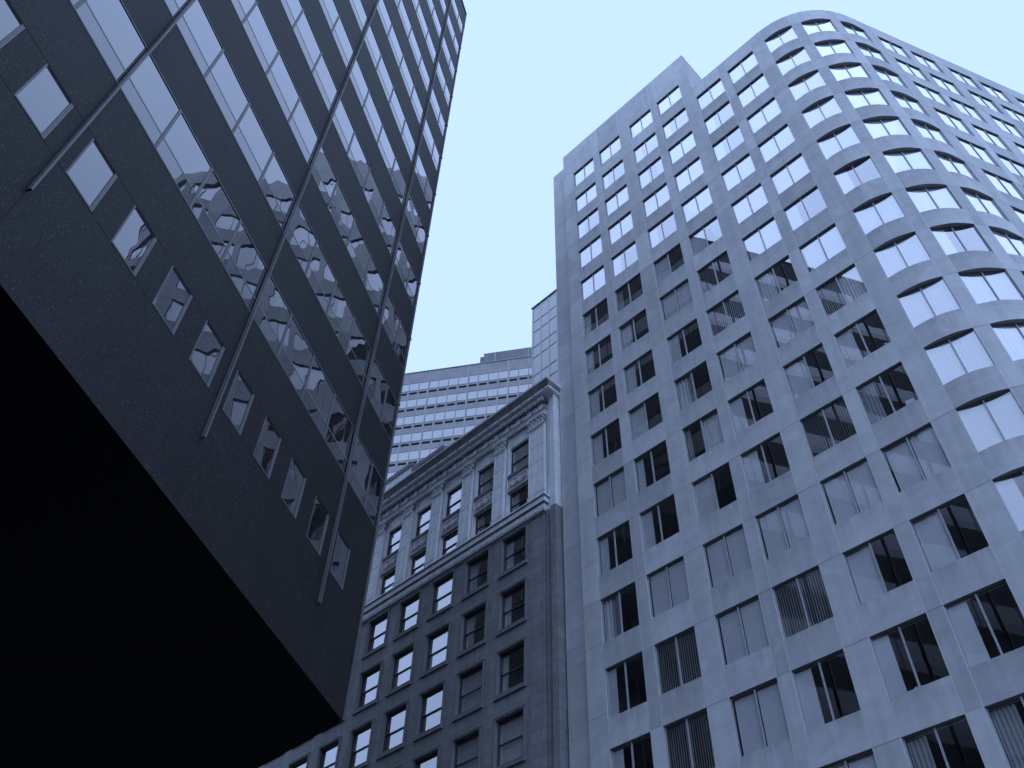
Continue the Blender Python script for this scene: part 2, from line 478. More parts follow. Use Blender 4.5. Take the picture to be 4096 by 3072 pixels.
wall.poly([(xl, SD, 0), (xl, SD, Z(2.538)), (xl, bk, Z(2.538)), (xl, bk, 0)], 'marble', .5)
wall.poly([(xl, bk, 0), (xl, bk, Z(ZHI)), (xh, bk, Z(ZHI)), (xh, bk, 0)], 'marble', .5)
E1 = P2(SEND); E2 = (E1[0] - 6, E1[1] + 4)
wall.poly([(E1[0], E1[1], 0), (E2[0], E2[1], 0), (E2[0], E2[1], Z(ZLO)), (E1[0], E1[1], Z(ZLO))], 'marble')
wall.poly([(E2[0], E2[1], 0), (xh, bk, 0), (xh, bk, Z(ZLO)), (E2[0], E2[1], Z(ZLO))], 'marble')
top_pts = arcpts(S0, SEND)
wall.poly([(p[0], p[1], Z(ZLO) - .35) for p in [P2(SHI)] + arcpts(SHI, SEND)[1:]] + [(E2[0], E2[1], Z(ZLO) - .35), (xh, bk, Z(ZLO) - .35)], 'roof')
wall.build('wall', tower)
# parapet coping: slim, slightly proud
cp = MB()
def cope(s1, s2, zt):
    o, i = arcpts(s1, s2, -.006), arcpts(s1, s2, .35)
    for k in range(len(o) - 1):
        a, b, c, d = o[k], o[k + 1], i[k + 1], i[k]
        z1, z2 = Z(zt) + .003, Z(zt) + .10
        cp.poly([(a[0], a[1], z1), (b[0], b[1], z1), (b[0], b[1], z2), (a[0], a[1], z2)], 'joint_pale')
        cp.poly([(a[0], a[1], z1), (d[0], d[1], z1), (c[0], c[1], z1), (b[0], b[1], z1)], 'joint_pale')
        cp.poly([(a[0], a[1], z2), (b[0], b[1], z2), (c[0], c[1], z2), (d[0], d[1], z2)], 'joint_pale')
        cp.poly([(d[0], d[1], z1), (d[0], d[1], z2), (c[0], c[1], z2), (c[0], c[1], z1)], 'joint_pale')
cope(SHI + .002, SEND, ZLO); cp.build('coping', tower)
cp = MB(); cope(S0, SHI, ZHI); cp.build('coping', tower)
# slab joints
jt = MB()
def vjoint(s, z1, z2, wd=.034, m_='joint_pale'):
    A, B = P2(s - wd / 2 / D, -.003), P2(s + wd / 2 / D, -.003)
    jt.poly([(A[0], A[1], z1), (B[0], B[1], z1), (B[0], B[1], z2), (A[0], A[1], z2)], m_)
def hjoint(s1, s2, z, wd=.02, m_='joint_dark'):
    pts = arcpts(s1, s2, -.0045)
    for p, q in zip(pts, pts[1:]):
        jt.poly([(p[0], p[1], z - wd / 2), (q[0], q[1], z - wd / 2), (q[0], q[1], z + wd / 2), (p[0], p[1], z + wd / 2)], m_)
for ci, (s, wd) in enumerate(cols):
    top = Z(ZHI) if s < SHI else Z(ZLO)
    for e in (s, s + wd):
        sg = -.013 / D if e == s else .013 / D
        if ci > 0 or e != s: vjoint(e + sg, 0, top - .02)
    if ci < 4:
        vjoint(s + wd / 2, Z(2.492), top - .02)
    nxt = cols[ci + 1][0] if ci + 1 < len(cols) else SEND
    for r, z in enumerate(ZR):
        if r == 0 and s >= SHI: continue
        if rs.random() < .85: hjoint(s + wd + .001, min(nxt, SEND) - .001, Z(z), m_=rs.choice(['joint_dark', 'joint_dark', 'joint_pale']))
for z in (2.45, 2.33, 2.20, 2.06, 1.95, 1.80, 1.69, 1.53, 1.42, 1.26, 1.15, 1.0, .918, .833, .71, .62, .5, .4):
    hjoint(S0, cols[0][0] - .001, Z(z), m_='joint_dark')
for z in zz[1:-1]:
    jt.poly([(xl, SD - .004, Z(z) - .007), (xr, SD - .004, Z(z) - .007), (xr, SD - .004, Z(z) + .007), (xl, SD - .004, Z(z) + .007)], 'joint_dark')
jt.build('slab_joint', tower)

# ---- tower windows
cache = {}
def frame_mb(W, H):
    b = MB(); j = .028
    b.box(0, j, .01, .07, 0, H, 'alu_pale'); b.box(W - j, W, .01, .07, 0, H, 'alu_pale')
    b.box(j, W - j, .01, .07, H - .045, H, 'alu'); b.box(j, W - j, 0, .07, 0, .03, 'alu')
    x = W * .5
    b.box(x - .026, x + .026, -.006, .07, .03, H - .045, 'alu_pale')
    b.box(x - .032, x - .027, .014, .07, .03, H - .045, 'alu'); b.box(x + .027, x + .032, .014, .07, .03, H - .045, 'alu_pale')
    return b
def glass_mb(W, H, m_='glass_t'):
    b = MB(); x = W / 2
    b.poly([(.028, .03, .03), (x - .032, .03, .03), (x - .032, .03, H - .045), (.028, .03, H - .045)], m_, .1)
    b.poly([(x + .032, .03, .03), (W - .028, .03, .03), (W - .028, .03, H - .045), (x + .032, .03, H - .045)], m_, .8)
    return b
def slats(b, x0, x1, z0, z1, ang, pitch=.088, y=.115, wd=.095, m_='blind', rr=None, drop=0.0):
    n_ = max(1, int(round((x1 - x0) / pitch)))
    rr = rr or rs
    for i in range(n_):
        if drop and rr.random() < drop: continue
        x = x0 + (i + .5) * (x1 - x0) / n_
        a = ang + rr.uniform(-.05, .05)
        dx, dy = math.cos(a) * wd / 2, math.sin(a) * wd / 2
        b.poly([(x - dx, y - dy, z0), (x + dx, y + dy, z0), (x + dx, y + dy, z1), (x - dx, y - dy, z1)], m_, rr.random())
def folds(b, x0, x1, z0, z1, m_='blind', y=.125, amp=.03, pitch=.13):
    n_ = max(2, int((x1 - x0) / pitch) * 4); pr = None
    for i in range(n_ + 1):
        x = x0 + (x1 - x0) * i / n_; yy = y + amp * math.sin(i * math.pi / 2 * 1.03)
        if pr: b.poly([(pr[0], pr[1], z0), (x, yy, z0), (x, yy, z1), (pr[0], pr[1], z1)], m_)
        pr = (x, yy)
def curtain_mb(kind, W, H, seed):
    rr = random.Random(seed); b = MB(); h = W / 2; z0, z1 = .03, H - .1
    gp = .095 if W > 2.03 else 0.0                                    # gap beside the drawn blind
    k = kind[0]; fr = float(kind[1:]) if len(kind) > 1 else .3
    b.box(.0, W, .075, .078, H - .1, H - .03, 'alu')            # headrail
    if k == 'F':
        for i in range(12):
            xa, xb = max(i * W / 12, gp), (i + 1) * W / 12 - .002; q = rr.uniform(-.004, .004)
            if i == 6: xa += gp * .6
            b.poly([(xa, .082 + q, z0), (xb, .086 + q, z0), (xb, .086 + q, z1), (xa, .082 + q, z1)], 'blind')
    elif k == 'V': slats(b, gp, h - .01, z0, z1, .22, rr=rr); slats(b, h + gp * .6, W, z0, z1, .26, rr=rr)
    elif k == 'S': slats(b, .0, W, z0, z1, rr.choice([-.62, -.72]), pitch=.105, rr=rr)
    elif k == 'T': slats(b, .0, W, z0, z1, -.98, pitch=.11, rr=rr)
    elif k == 'L': folds(b, .04, .04 + W * fr, z0, z1)
    elif k == 'P': b.poly([(.0, .085, z0), (.04 + W * fr, .085, z0), (.04 + W * fr, .085, z1), (.0, .085, z1)], 'blind')
    elif k == 'D': folds(b, .04, .04 + W * fr, z0, z1, m_='curtain_dim')
    elif k == 'H': slats(b, .04, h, z0, z1, .35, rr=rr)              # left half closed
    elif k == 'R': folds(b, h, W - .04, z0, z1); folds(b, .04, .30, z0, z1, m_='curtain_dim')
    elif k == 'Q': slats(b, .04, h, z0, z1, -.7, pitch=.10, rr=rr); folds(b, h, W - .04, z0, z1)
    elif k == 'G': folds(b, .04, .04 + W * fr, z0, z1, amp=.05, pitch=.16); folds(b, .04 + W * fr, W * .48, z0, z1, amp=.06, pitch=.3, m_='curtain_dim')
    return b
KIND = {}
def setk(c, r, s):
    for i, k in enumerate(s.split()): KIND[(c, r + i)] = k
setk(0, 0, 'F F P.28 F F L.22 L.22 L.3 L.3 V L.24 G.22 P.22 P.25 P.45 L.3')
setk(1, 0, 'F P.2 F F P.3 D.2 L.34 L.3 H L.2 P.28 F S S F V')
setk(2, 0, 'F P.3 L.35 F P.28 H F P.3 G.3 R P.5 F F V V F')
setk(3, 0, 'F P.22 F F F H T S V P.3 P.34 F S P.3 V F')
setk(4, 1, 'Q P.3 P.3 V F F G.4 V H T F H P.26 D.3 F')
setk(5, 1, 'V F F F V P.3 V Q P.32 D.3 V H P.3 D.35 F')
setk(6, 1, 'F F F F V P.3 V F F F V P.3 V F F')
setk(7, 1, 'F F F F F F F P.3 V F F V F F F')
setk(8, 1, 'F F F F F F F F F V F F F V F')
for wn in windows:
    wn['k'] = KIND.get((wn['c'], wn['r'])) or rs.choice(['F', 'F', 'F', 'V', 'P.25'])
    wx, wy = wn['W'] / 2 * math.cos(wn['rz']), wn['W'] / 2 * math.sin(wn['rz'])
    lp = Vector((wn['x'] + wx, wn['y'] + wy, wn['z'] + wn['H'] / 2))
    wp = Matrix.Rotation(RZ, 4, 'Z') @ lp + nD * D
    v = in_view(wp, 6)
    face = Vector((math.sin(RZ + wn['rz']), -math.cos(RZ + wn['rz']), 0))
    ray = (Vector((0, 0, EYE)) - wp)
    wn['size'] = (face.dot(ray.normalized()) * math.sqrt(max(0, 1 - (ray.z / ray.length) ** 2)) / ray.length ** 2) if v else -1
order = sorted([x for x in windows if x['size'] > 0], key=lambda x: -x['size'])
chosen = {id(x) for x in order[:100]}
rest = MB(); rooms = MB()
for i, wn in enumerate(windows):
    W, H, rz = wn['W'], round(wn['H'], 3), wn['rz']
    ca, sa = math.cos(rz), math.sin(rz)
    fx = lambda x, y, z, o=wn, ca=ca, sa=sa: (o['x'] + x * ca - y * sa, o['y'] + x * sa + y * ca, o['z'] + z)
    dp, tp = (1.6, .25) if wn['curved'] else (3.0, .0)
    e = .12
    pts = lambda y, q, zz_: [fx(-e + q * W, y, zz_), fx(W + e - q * W, y, zz_)]
    f0, b0, f1, b1 = pts(.075, 0, -.05), pts(dp, tp, -.05), pts(.075, 0, H + .03), pts(dp, tp, H + .03)
    rooms.poly([f0[0], b0[0], b1[0], f1[0]], 'room'); rooms.poly([f0[1], f1[1], b1[1], b0[1]], 'room')
    rooms.poly([b0[0], b0[1], b1[1], b1[0]], 'room'); rooms.poly([f0[0], f0[1], b0[1], b0[0]], 'room'); rooms.poly([f1[0], b1[0], b1[1], f1[1]], 'ceiling')
    # a front ring closes the room against the wall
    sd = wn['c'] * 100 + wn['r']
    if id(wn) in chosen:
        key = ('fr', W, H)
        if key not in cache: cache[key] = (frame_mb(W, H).mesh('window'), glass_mb(W, H).mesh('glass'))
        fo = link('window', cache[key][0], tower, (wn['x'], wn['y'], wn['z']), rz)
        link('glass', cache[key][1], fo)
        if wn['k'] != 'N':
            kk = ('cu', W, H, wn['k'], sd % 3)
            if kk not in cache: cache[kk] = curtain_mb(wn['k'], W, H, sd % 3).mesh('blind')
            link('blind', cache[kk], fo)
    else:
        rest.merge(frame_mb(W, H), fx); rest.merge(glass_mb(W, H), fx); rest.merge(curtain_mb(wn['k'], W, H, sd), fx)
rest.build('window', tower, kind='stuff')
rooms.build('interior', tower)

# small things on the window sills of the tower
def sill_pos(c, r, fx_, dy=.12):
    wn = [q for q in windows if q['c'] == c and q['r'] == r][0]
    lp = Vector((wn['x'] + fx_ * wn['W'] * math.cos(wn['rz']) - dy * math.sin(wn['rz']), wn['y'] + fx_ * wn['W'] * math.sin(wn['rz']) + dy * math.cos(wn['rz']), wn['z'] + .05))
    return Matrix.Rotation(RZ, 4, 'Z') @ lp + nD * D, wn['rz'] + RZ
def lump(sx, sy, sz, seed, m_):
    b = MB(); rr = random.Random(seed); n_, k_ = 9, 5; rows = []
    for i in range(k_ + 1):
        ph = math.pi * i / k_ - math.pi / 2
        rows.append([((math.cos(ph) * math.cos(t * 2 * math.pi / n_) * sx) * rr.uniform(.7, 1.2), (math.cos(ph) * math.sin(t * 2 * math.pi / n_) * sy) * rr.uniform(.7, 1.2), (math.sin(ph) + 1) * sz * rr.uniform(.8, 1.1)) for t in range(n_)])
    for i in range(k_):
        for t in range(n_): b.poly([rows[i][t], rows[i][(t + 1) % n_], rows[i + 1][(t + 1) % n_], rows[i + 1][t]], m_, rr.random())
    return b
p, rz = sill_pos(4, 13, .46)
lump(.17, .05, .055, 5, 'paper').build('crumpled_paper', None, loc=p, rz=rz, label='crumpled white paper on a window sill, behind a dark pane low on the tower', cat='paper')
p, rz = sill_pos(5, 10, .80, .17)
b = MB()
for i in range(7): b.box(-.17 + .004 * i, .17 + .004 * i, -.07, .07, i * .05, i * .05 + .044, 'paper', .3 + .08 * i)
b.build('paper_stack', None, loc=p, rz=rz + .2, label='tall stack of pale papers standing inside a dark tower window beside the rounded corner', cat='papers')
p, rz = sill_pos(5, 9, .86, .17)
pt = thing('table_lamp', p, rz, 'small pale domed lamp inside a dark tower window, right end of its sill', 'lamp')
b = MB()
def lathe(b, prof, n_, m_):
    for i in range(len(prof) - 1):
        for t in range(n_):
            a1, a2 = 2 * math.pi * t / n_, 2 * math.pi * (t + 1) / n_
            (r1, z1), (r2, z2) = prof[i], prof[i + 1]
            b.poly([(r1 * math.cos(a1), r1 * math.sin(a1), z1), (r1 * math.cos(a2), r1 * math.sin(a2), z1), (r2 * math.cos(a2), r2 * math.sin(a2), z2), (r2 * math.cos(a1), r2 * math.sin(a1), z2)], m_)
lathe(b, [(.06, 0), (.06, .015), (.012, .02), (.012, .14)], 12, 'alu'); b.build('stand', pt)
b = MB(); lathe(b, [(.13, .12), (.125, .18), (.09, .24), (.03, .27), (0, .275)], 14, 'paper'); b.build('shade', pt)
p, rz = sill_pos(4, 12, .72, .17)
pt = thing('potted_plant', p, rz, 'low leafy potted plant on the sill behind a dark pane of the marble tower', 'plant')
b = MB(); lathe(b, [(0, 0), (.05, 0), (.07, .09), (.06, .09)], 10, 'pot'); b.build('pot', pt)
b = MB(); rr = random.Random(9)
for i in range(60):
    t, l, h_ = rr.uniform(0, 6.28), rr.uniform(.08, .3), rr.uniform(.05, .16)
    c_ = Vector((math.cos(t) * .03, math.sin(t) * .02, .08)); e_ = c_ + Vector((math.cos(t) * l, math.sin(t) * l * .35, h_ - l * .1)); sd_ = Vector((-math.sin(t), math.cos(t), .2)) * .018; md = (c_ + e_) / 2 + Vector((0, 0, .03))
    b.poly([c_, md + sd_, e_, md - sd_], 'leaf', rr.random())
b.build('foliage', pt)

# ================================================================== DARK BUILDING on the left
DL = 11.2
AL = math.radians(17.138)
uL = Vector((math.sin(AL), math.cos(AL), 0)); nL = Vector((-math.cos(AL), math.sin(AL), 0))
RL = math.atan2(uL.y, uL.x)
dark = thing('dark_office_building', nL * DL, RL, 'dark aggregate office block with ribbon windows and slim vertical fins, overhanging on the left', 'building')
def ZL(z): return z * DL + EYE
XC = 1.905 * DL
d2 = (math.cos(math.radians(61.0)), math.sin(math.radians(61.0)))
F2 = lambda x, y, z: (XC + d2[0] * x - d2[1] * y, d2[1] * x + d2[0] * y, z)
ID = lambda x, y, z: (x, y, z)
LEN2 = 26.9
bands = [(ZL(1.748 + .3705 * k), ZL(1.938 + .3685 * k)) for k in range(12)]
SOF, ROOF = ZL(1.1334), ZL(6.2377)
X0 = -22.0
ks = [(.4755 + .1485 * k) * DL for k in range(-16, 10)]           # mullion lines
holes = [(X0 + .4, XC - .10, z1, z2) for z1, z2 in bands]
sq = [((.3632 + .1477 * i) * DL, (.3632 + .1477 * i + .083) * DL, ZL(1.4362), ZL(1.5702)) for i in range(-14, 10)]
wl = MB(); rt_ = random.Random(11)
xs_p = [X0] + [(.48 + .5915 * k) * DL for k in range(-5, 3)] + [XC]
tn = {}
def tonef(x, z):
    k = (sum(1 for q in xs_p if q < x), int((z - SOF) / (.37 * DL)))
    return tn.setdefault(k, rt_.random())
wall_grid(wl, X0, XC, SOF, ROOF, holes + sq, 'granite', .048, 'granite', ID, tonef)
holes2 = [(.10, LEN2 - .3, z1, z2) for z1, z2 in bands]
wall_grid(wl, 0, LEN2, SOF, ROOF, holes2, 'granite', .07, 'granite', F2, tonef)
# far sides
q1 = F2(LEN2, 0, 0); q2 = F2(LEN2, 14, 0); q3 = (X0, 20, 0)
loop = [(q1[0], q1[1]), (q2[0], q2[1]), (q3[0], q3[1]), (X0, 0)]
for (ax, ay), (bx, by) in zip(loop, loop[1:]):
    wl.poly([(ax, ay, SOF), (bx, by, SOF), (bx, by, ROOF), (ax, ay, ROOF)], 'granite')
wl.poly([(X0, 0, ROOF - .3), (XC, 0, ROOF - .3)] + [(x, y, ROOF - .3) for x, y in loop[:-1]], 'roof')
wl.build('wall', dark)
sf = MB()
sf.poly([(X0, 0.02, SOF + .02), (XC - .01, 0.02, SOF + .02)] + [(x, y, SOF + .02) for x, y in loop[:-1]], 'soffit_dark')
sf.box(XC - 4.5, XC - 4.44, 1.2, 9, SOF + .0, SOF + .04, 'granite_joint', f=None)
sf.build('soffit', dark)
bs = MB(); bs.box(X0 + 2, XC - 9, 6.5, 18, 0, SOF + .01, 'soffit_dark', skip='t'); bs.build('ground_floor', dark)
# panel joints
pj = MB()
for z in (ZL(1.4330), ZL(1.5735)):
    pj.poly([(X0, -.003, z - .008), (XC, -.003, z - .008), (XC, -.003, z + .008), (X0, -.003, z + .008)], 'granite_joint')
for u_ in (-.109, .4815, 1.073, 1.664):
    pj.poly([(u_ * DL - .007, -.0035, SOF), (u_ * DL + .007, -.0035, SOF), (u_ * DL + .007, -.0035, ZL(1.316)), (u_ * DL - .007, -.0035, ZL(1.316))], 'granite_joint')
pj.build('panel_joint', dark)
# fins
for u_ in (-.109 - .5915, -.109, .4815, 1.073, 1.664):
    b = MB(); x = u_ * DL
    b.box(x - .026, x + .026, -.12, -.105, ZL(1.3165), ROOF + .05, 'fin')
    b.box(x - .022, x + .022, -.104, 0, ZL(1.3165), ROOF + .05, 'fin_side_shaded')
    b.box(x - .024, x - .0221, -.08, -.03, ZL(1.32), ROOF, 'lframe')
    for k in range(14):
        z = ZL(1.62 + .37 * k)
        b.box(x - .029, x + .029, -.1235, 0, z - .012, z + .012, 'lframe')
    for k in range(14):
        z = ZL(1.69 + .37 * k)
        b.box(x - .04, x - .0225, -.05, -.02, z, z + .03, 'alu')
    b.build('fin', dark)
b = MB(); b.box(XC - .03, XC + .05, -.05, .10, SOF + .01, ROOF + .02, 'fin')
for z1, z2 in bands: b.box(XC - .05, XC + .07, -.07, .08, z2 - .05, z2 + .10, 'fin')
b.build('corner_trim', dark)
# roof edge
b = MB(); b.box(X0, XC + .04, -.06, .3, ROOF + .002, ROOF + .14, 'fin'); b.build('coping', dark)
# square windows
for i, (x1, x2, z1, z2) in enumerate(sq):
    if i < 12: continue
    W, H = x2 - x1, z2 - z1
    key = 'sq'
    if key not in cache:
        b = MB(); j = .045
        b.box(0, j, -.045, 0, 0, H, 'lframe'); b.box(W - j - .03, W, -.045, 0, 0, H, 'lframe')
        b.box(j, W - j - .03, -.05, 0, 0, .035, 'lframe'); b.box(j, W - j - .03, -.03, 0, H - .04, H, 'sash')
        b.box(W - .010, W + .006, -.050, -.047, 0, H, 'lframe2')
        g_ = MB(); g_.poly([(j, -.02, .035), (W - j - .03, -.02, .035), (W - j - .03, -.02, H - .04), (j, -.02, H - .04)], 'glass_l')
        cache[key] = (b.mesh('window'), g_.mesh('glass'))
    o = link('window', cache[key][0], dark, (x1, .046, z1)); link('glass', cache[key][1], o)
b = MB()
for i, (x1, x2, z1, z2) in enumerate(sq):
    if i < 12: b.poly([(x1, .05, z1), (x2, .05, z1), (x2, .05, z2), (x1, .05, z2)], 'glass_l')
b.build('window', dark, kind='stuff')
# ribbon windows
finx = [u_ * DL for u_ in (-.109 - .5915 * 3, -.109 - .5915 * 2, -.109 - .5915, -.109, .4815, 1.073, 1.664)] + [XC - .10]
restr = MB(); nrib = 0
TR = .058 * DL
for bi, (z1, z2) in enumerate(bands):
    H = z2 - z1
    for fi in range(len(finx) - 1):
        xa, xb = finx[fi] + (.035 if fi else 0), finx[fi + 1] - (.035 if fi + 2 < len(finx) else 0)
        ml = [q for q in ks if xa + .3 < q < xb - .3]
        fr = MB()
        fr.box(0, xb - xa, -.03, .02, 0, .045, 'lframe'); fr.box(0, xb - xa, -.02, .02, H - .05, H, 'sash')
        fr.box(0, xb - xa, -.021, .0, H - .045, H - .018, 'lframe2')
        for q in ml: fr.box(q - xa - .042, q - xa + .042, -.022, .02, .045, H - .05, 'lframe')
        es = [xa] + ml + [xb]; panes = []
        for j in range(len(es) - 1):
            l = es[j] - xa + (.042 if j else 0); r_ = es[j + 1] - xa - (.042 if j + 2 < len(es) else 0)
            fr.box(l, r_, -.006, .02, TR - .022, TR + .022, 'lframe2')
            pn = MB()
            tl = random.Random(bi * 50 + fi * 7 + j).random()
            pn.poly([(l, 0, .045), (r_, 0, .045), (r_, 0, TR - .022), (l, 0, TR - .022)], 'glass_l2', tl)
            pn.poly([(l, 0, TR + .022), (r_, 0, TR + .022), (r_, 0, H - .05), (l, 0, H - .05)], 'glass_l', 1 - tl * .8)
            panes.append(pn)
        vis = any(in_view(nL * DL + Matrix.Rotation(RL, 3, 'Z') @ Vector((x, 0, z)), 0) for x in (xa, (xa + xb) / 2, xb, xa * .75 + xb * .25, xa * .25 + xb * .75) for z in (z1, z2))
        if vis:
            o = fr.build('ribbon_window', dark, loc=(xa, .022, z1)); nrib += 1
            for pn in panes: pn.build('pane', o)
        else:
            f_ = lambda x, y, z, xa=xa, z1=z1: (xa + x, .022 + y, z1 + z)
            restr.merge(fr, f_); [restr.merge(pn, f_) for pn in panes]
for z1, z2 in bands:
    restr.poly([F2(.1, .05, z1), F2(LEN2 - .3, .05, z1), F2(LEN2 - .3, .05, z2), F2(.1, .05, z2)], 'glass_dim')
    for k in range(1, 17): restr.box(k * 1.63, k * 1.63 + .09, -.015, .04, z1, z2, 'lframe', f=F2)
restr.build('ribbon_window', dark, kind='stuff')

# ================================================================== OLD BUILDING in the middle
AO = math.radians(-44.096)
uO = Vector((math.sin(AO), math.cos(AO), 0)); nO = Vector((math.cos(AO), -math.sin(AO), 0))
RO = math.atan2(-uO.y, -uO.x)
old = thing('old_office_building', nO * D, RO, 'older corniced masonry building, dark stone below and pale pilasters above, beside the marble tower', 'building')
X = lambda u_: -u_ * D
UL = 2.3
wl = MB()
uw = [1.0449 + .1059 * k for k in range(11)]
rows = [1.1757 - .1306 * k for k in range(7)]
hl = [(X(u_), X(u_ - .067), Z(z - .0850), Z(z)) for u_ in uw for z in rows]
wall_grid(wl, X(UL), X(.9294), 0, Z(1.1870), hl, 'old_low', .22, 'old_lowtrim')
# corner: recessed rib + corner pier
wl.poly([(X(.9294), 0, 0), (X(.9294), 0, Z(1.187)), (X(.9294), .5, Z(1.187)), (X(.9294), .5, 0)], 'old_low')
wl.poly([(X(.9117), 0, 0), (X(.9117), .5, 0), (X(.9117), .5, Z(1.187)), (X(.9117), 0, Z(1.187))], 'old_low')
wl.box(X(.9294), X(.9117), .14, .5, 0, Z(1.1900), 'old_low', skip='bk')
wl.box(X(.9294) + .12, X(.9294) + .24, .06, .15, 0, Z(1.1900), 'old_low', skip='bk')
wl.box(X(.9117), X(.8977), 0, 12, 0, Z(1.1900), 'old_low', skip='b')
wl.build('lower_wall', old)
hu = []
YU = .16
wu = MB()
for u_ in uw:
    a_, b_ = X(u_ - .0066 - .0005), X(u_ - .067)
    hu += [(a_, b_, Z(1.3515), Z(1.4380)), (a_, b_, Z(1.2325), Z(1.3055))]
fU = lambda x, y, z: (x, y + YU, z)
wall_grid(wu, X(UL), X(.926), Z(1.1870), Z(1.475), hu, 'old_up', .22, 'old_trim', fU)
wu.box(X(.926), X(.9117), .14, .5, Z(1.19), Z(1.545), 'old_up', skip='bk')
wu.box(X(.9117), X(.8977), 0, 12, Z(1.19) + .003, Z(1.545), 'old_up', skip='b')
wu.box(X(UL), X(.9117), .3, 12, Z(1.475), Z(1.538), 'old_trim', skip='b')
wu.build('upper_wall', old)
# pilasters
capc = None
def capital_mb(W):
    b = MB(); H = .0290 * D; rr = random.Random(4)
    b.box(0, W, -.05, YU + .02, 0, H, 'old_trimdark')  # dark backing: shade between the leaves, put into the colour
    b.box(-.07, W + .07, -.15, YU, H - .10, H, 'old_trim'); b.box(-.03, W + .03, -.09, YU, -.05, .03, 'old_trim')
    nleaf = max(3, int(W / .24))
    for row, (zb, hh, out) in enumerate(((.04, .28, .14), (.26, .28, .20))):
        for i in range(nleaf):
            x = (i + .5 + .5 * (row % 2) * .9) * W / nleaf
            if x > W: continue
            hw = W / nleaf * .42
            P = [(x - hw, -.05, zb), (x + hw, -.05, zb), (x + hw * .9, -.05 - out * .5, zb + hh * .6), (x, -.05 - out * 1.1, zb + hh), (x - hw * .9, -.05 - out * .5, zb + hh * .6)]
            b.poly(P, 'old_trim', rr.random()); b.poly([P[2], P[3], (x, -.05, zb + hh * .7)], 'old_trim'); b.poly([P[3], P[4], (x, -.05, zb + hh * .7)], 'old_trim')
            b.poly([P[1], (x + hw, -.05, zb + hh * .6), P[2]], 'old_trim')
    for x in (.04, W - .04):                                   # volutes
        for rr_, yy in ((.13, -.17), (.075, -.20), (.03, -.22)):
            pp = [(x + rr_ * math.cos(t * math.pi / 5), yy, H - .22 + rr_ * math.sin(t * math.pi / 5)) for t in range(10)]
            b.poly(pp, 'old_trim', .8)
            for t in range(10):
                p_, q_ = pp[t], pp[(t + 1) % 10]
                b.poly([p_, q_, (q_[0], -.05, q_[2]), (p_[0], -.05, p_[2])], 'old_trimdark')
    return b
pil = [(.9735, .9260)] + [(1.0817 + .1059 * k, 1.0469 + .1059 * k) for k in range(11)]
for i, (ua, ub) in enumerate(pil):
    x1, x2 = X(ua), X(ub); W = round(x2 - x1, 3)
    if ('pil', W) not in cache:
        z0, z1 = Z(1.2300) - Z(1.2300), (1.4430 - 1.2300) * D
        b = MB(); b.box(0, W, 0, YU + .02, z0, z1, 'old_up')
        for (p1, p2, q1_, q2_) in ((.03, .09, .5, z1 - .12), (W - .09, W - .03, .5, z1 - .12), (.09, W - .09, .5, .56), (.09, W - .09, z1 - .18, z1 - .12)):
            b.box(p1, p2, -.028, 0.001, q1_, q2_, 'old_trim')
        b.box(-.03, W + .03, -.05, YU, 0, .12, 'old_trim'); b.box(-.015, W + .015, -.03, YU, .12, .34, 'old_trim'); b.box(-.04, W + .04, -.06, YU, .34, .41, 'old_trim')
        cache[('pil', W)] = b.mesh('pilaster'); cache[('cap', W)] = capital_mb(W).mesh('capital')
    o = link('pilaster', cache[('pil', W)], old, (x1, -.003, Z(1.2300)))
    link('capital', cache[('cap', W)], o, (0, 0, (1.4430 - 1.2300) * D + .01))
b = MB()
for ua, ub in pil:
    for xx in (X(ua) - .075, X(ub) + .035): b.box(xx, xx + .035, YU - .03, YU + .004, Z(1.2325), Z(1.4715), 'old_trimdark')
    for zz_ in (1.335, 1.383): b.box(X(ua) + .01, X(ub) - .01, -.0065, -.0035, Z(zz_) - .012, Z(zz_) + .012, 'old_trimdark')
b.build('stone_joint', old)
# narrow fillets beside the window openings of the upper storeys
b = MB()
for u_ in uw: b.box(X(u_ - .001), X(u_ - .0042), YU - .05, YU + .01, Z(1.232), Z(1.452), 'old_trim')
b.build('jamb_moulding', old)
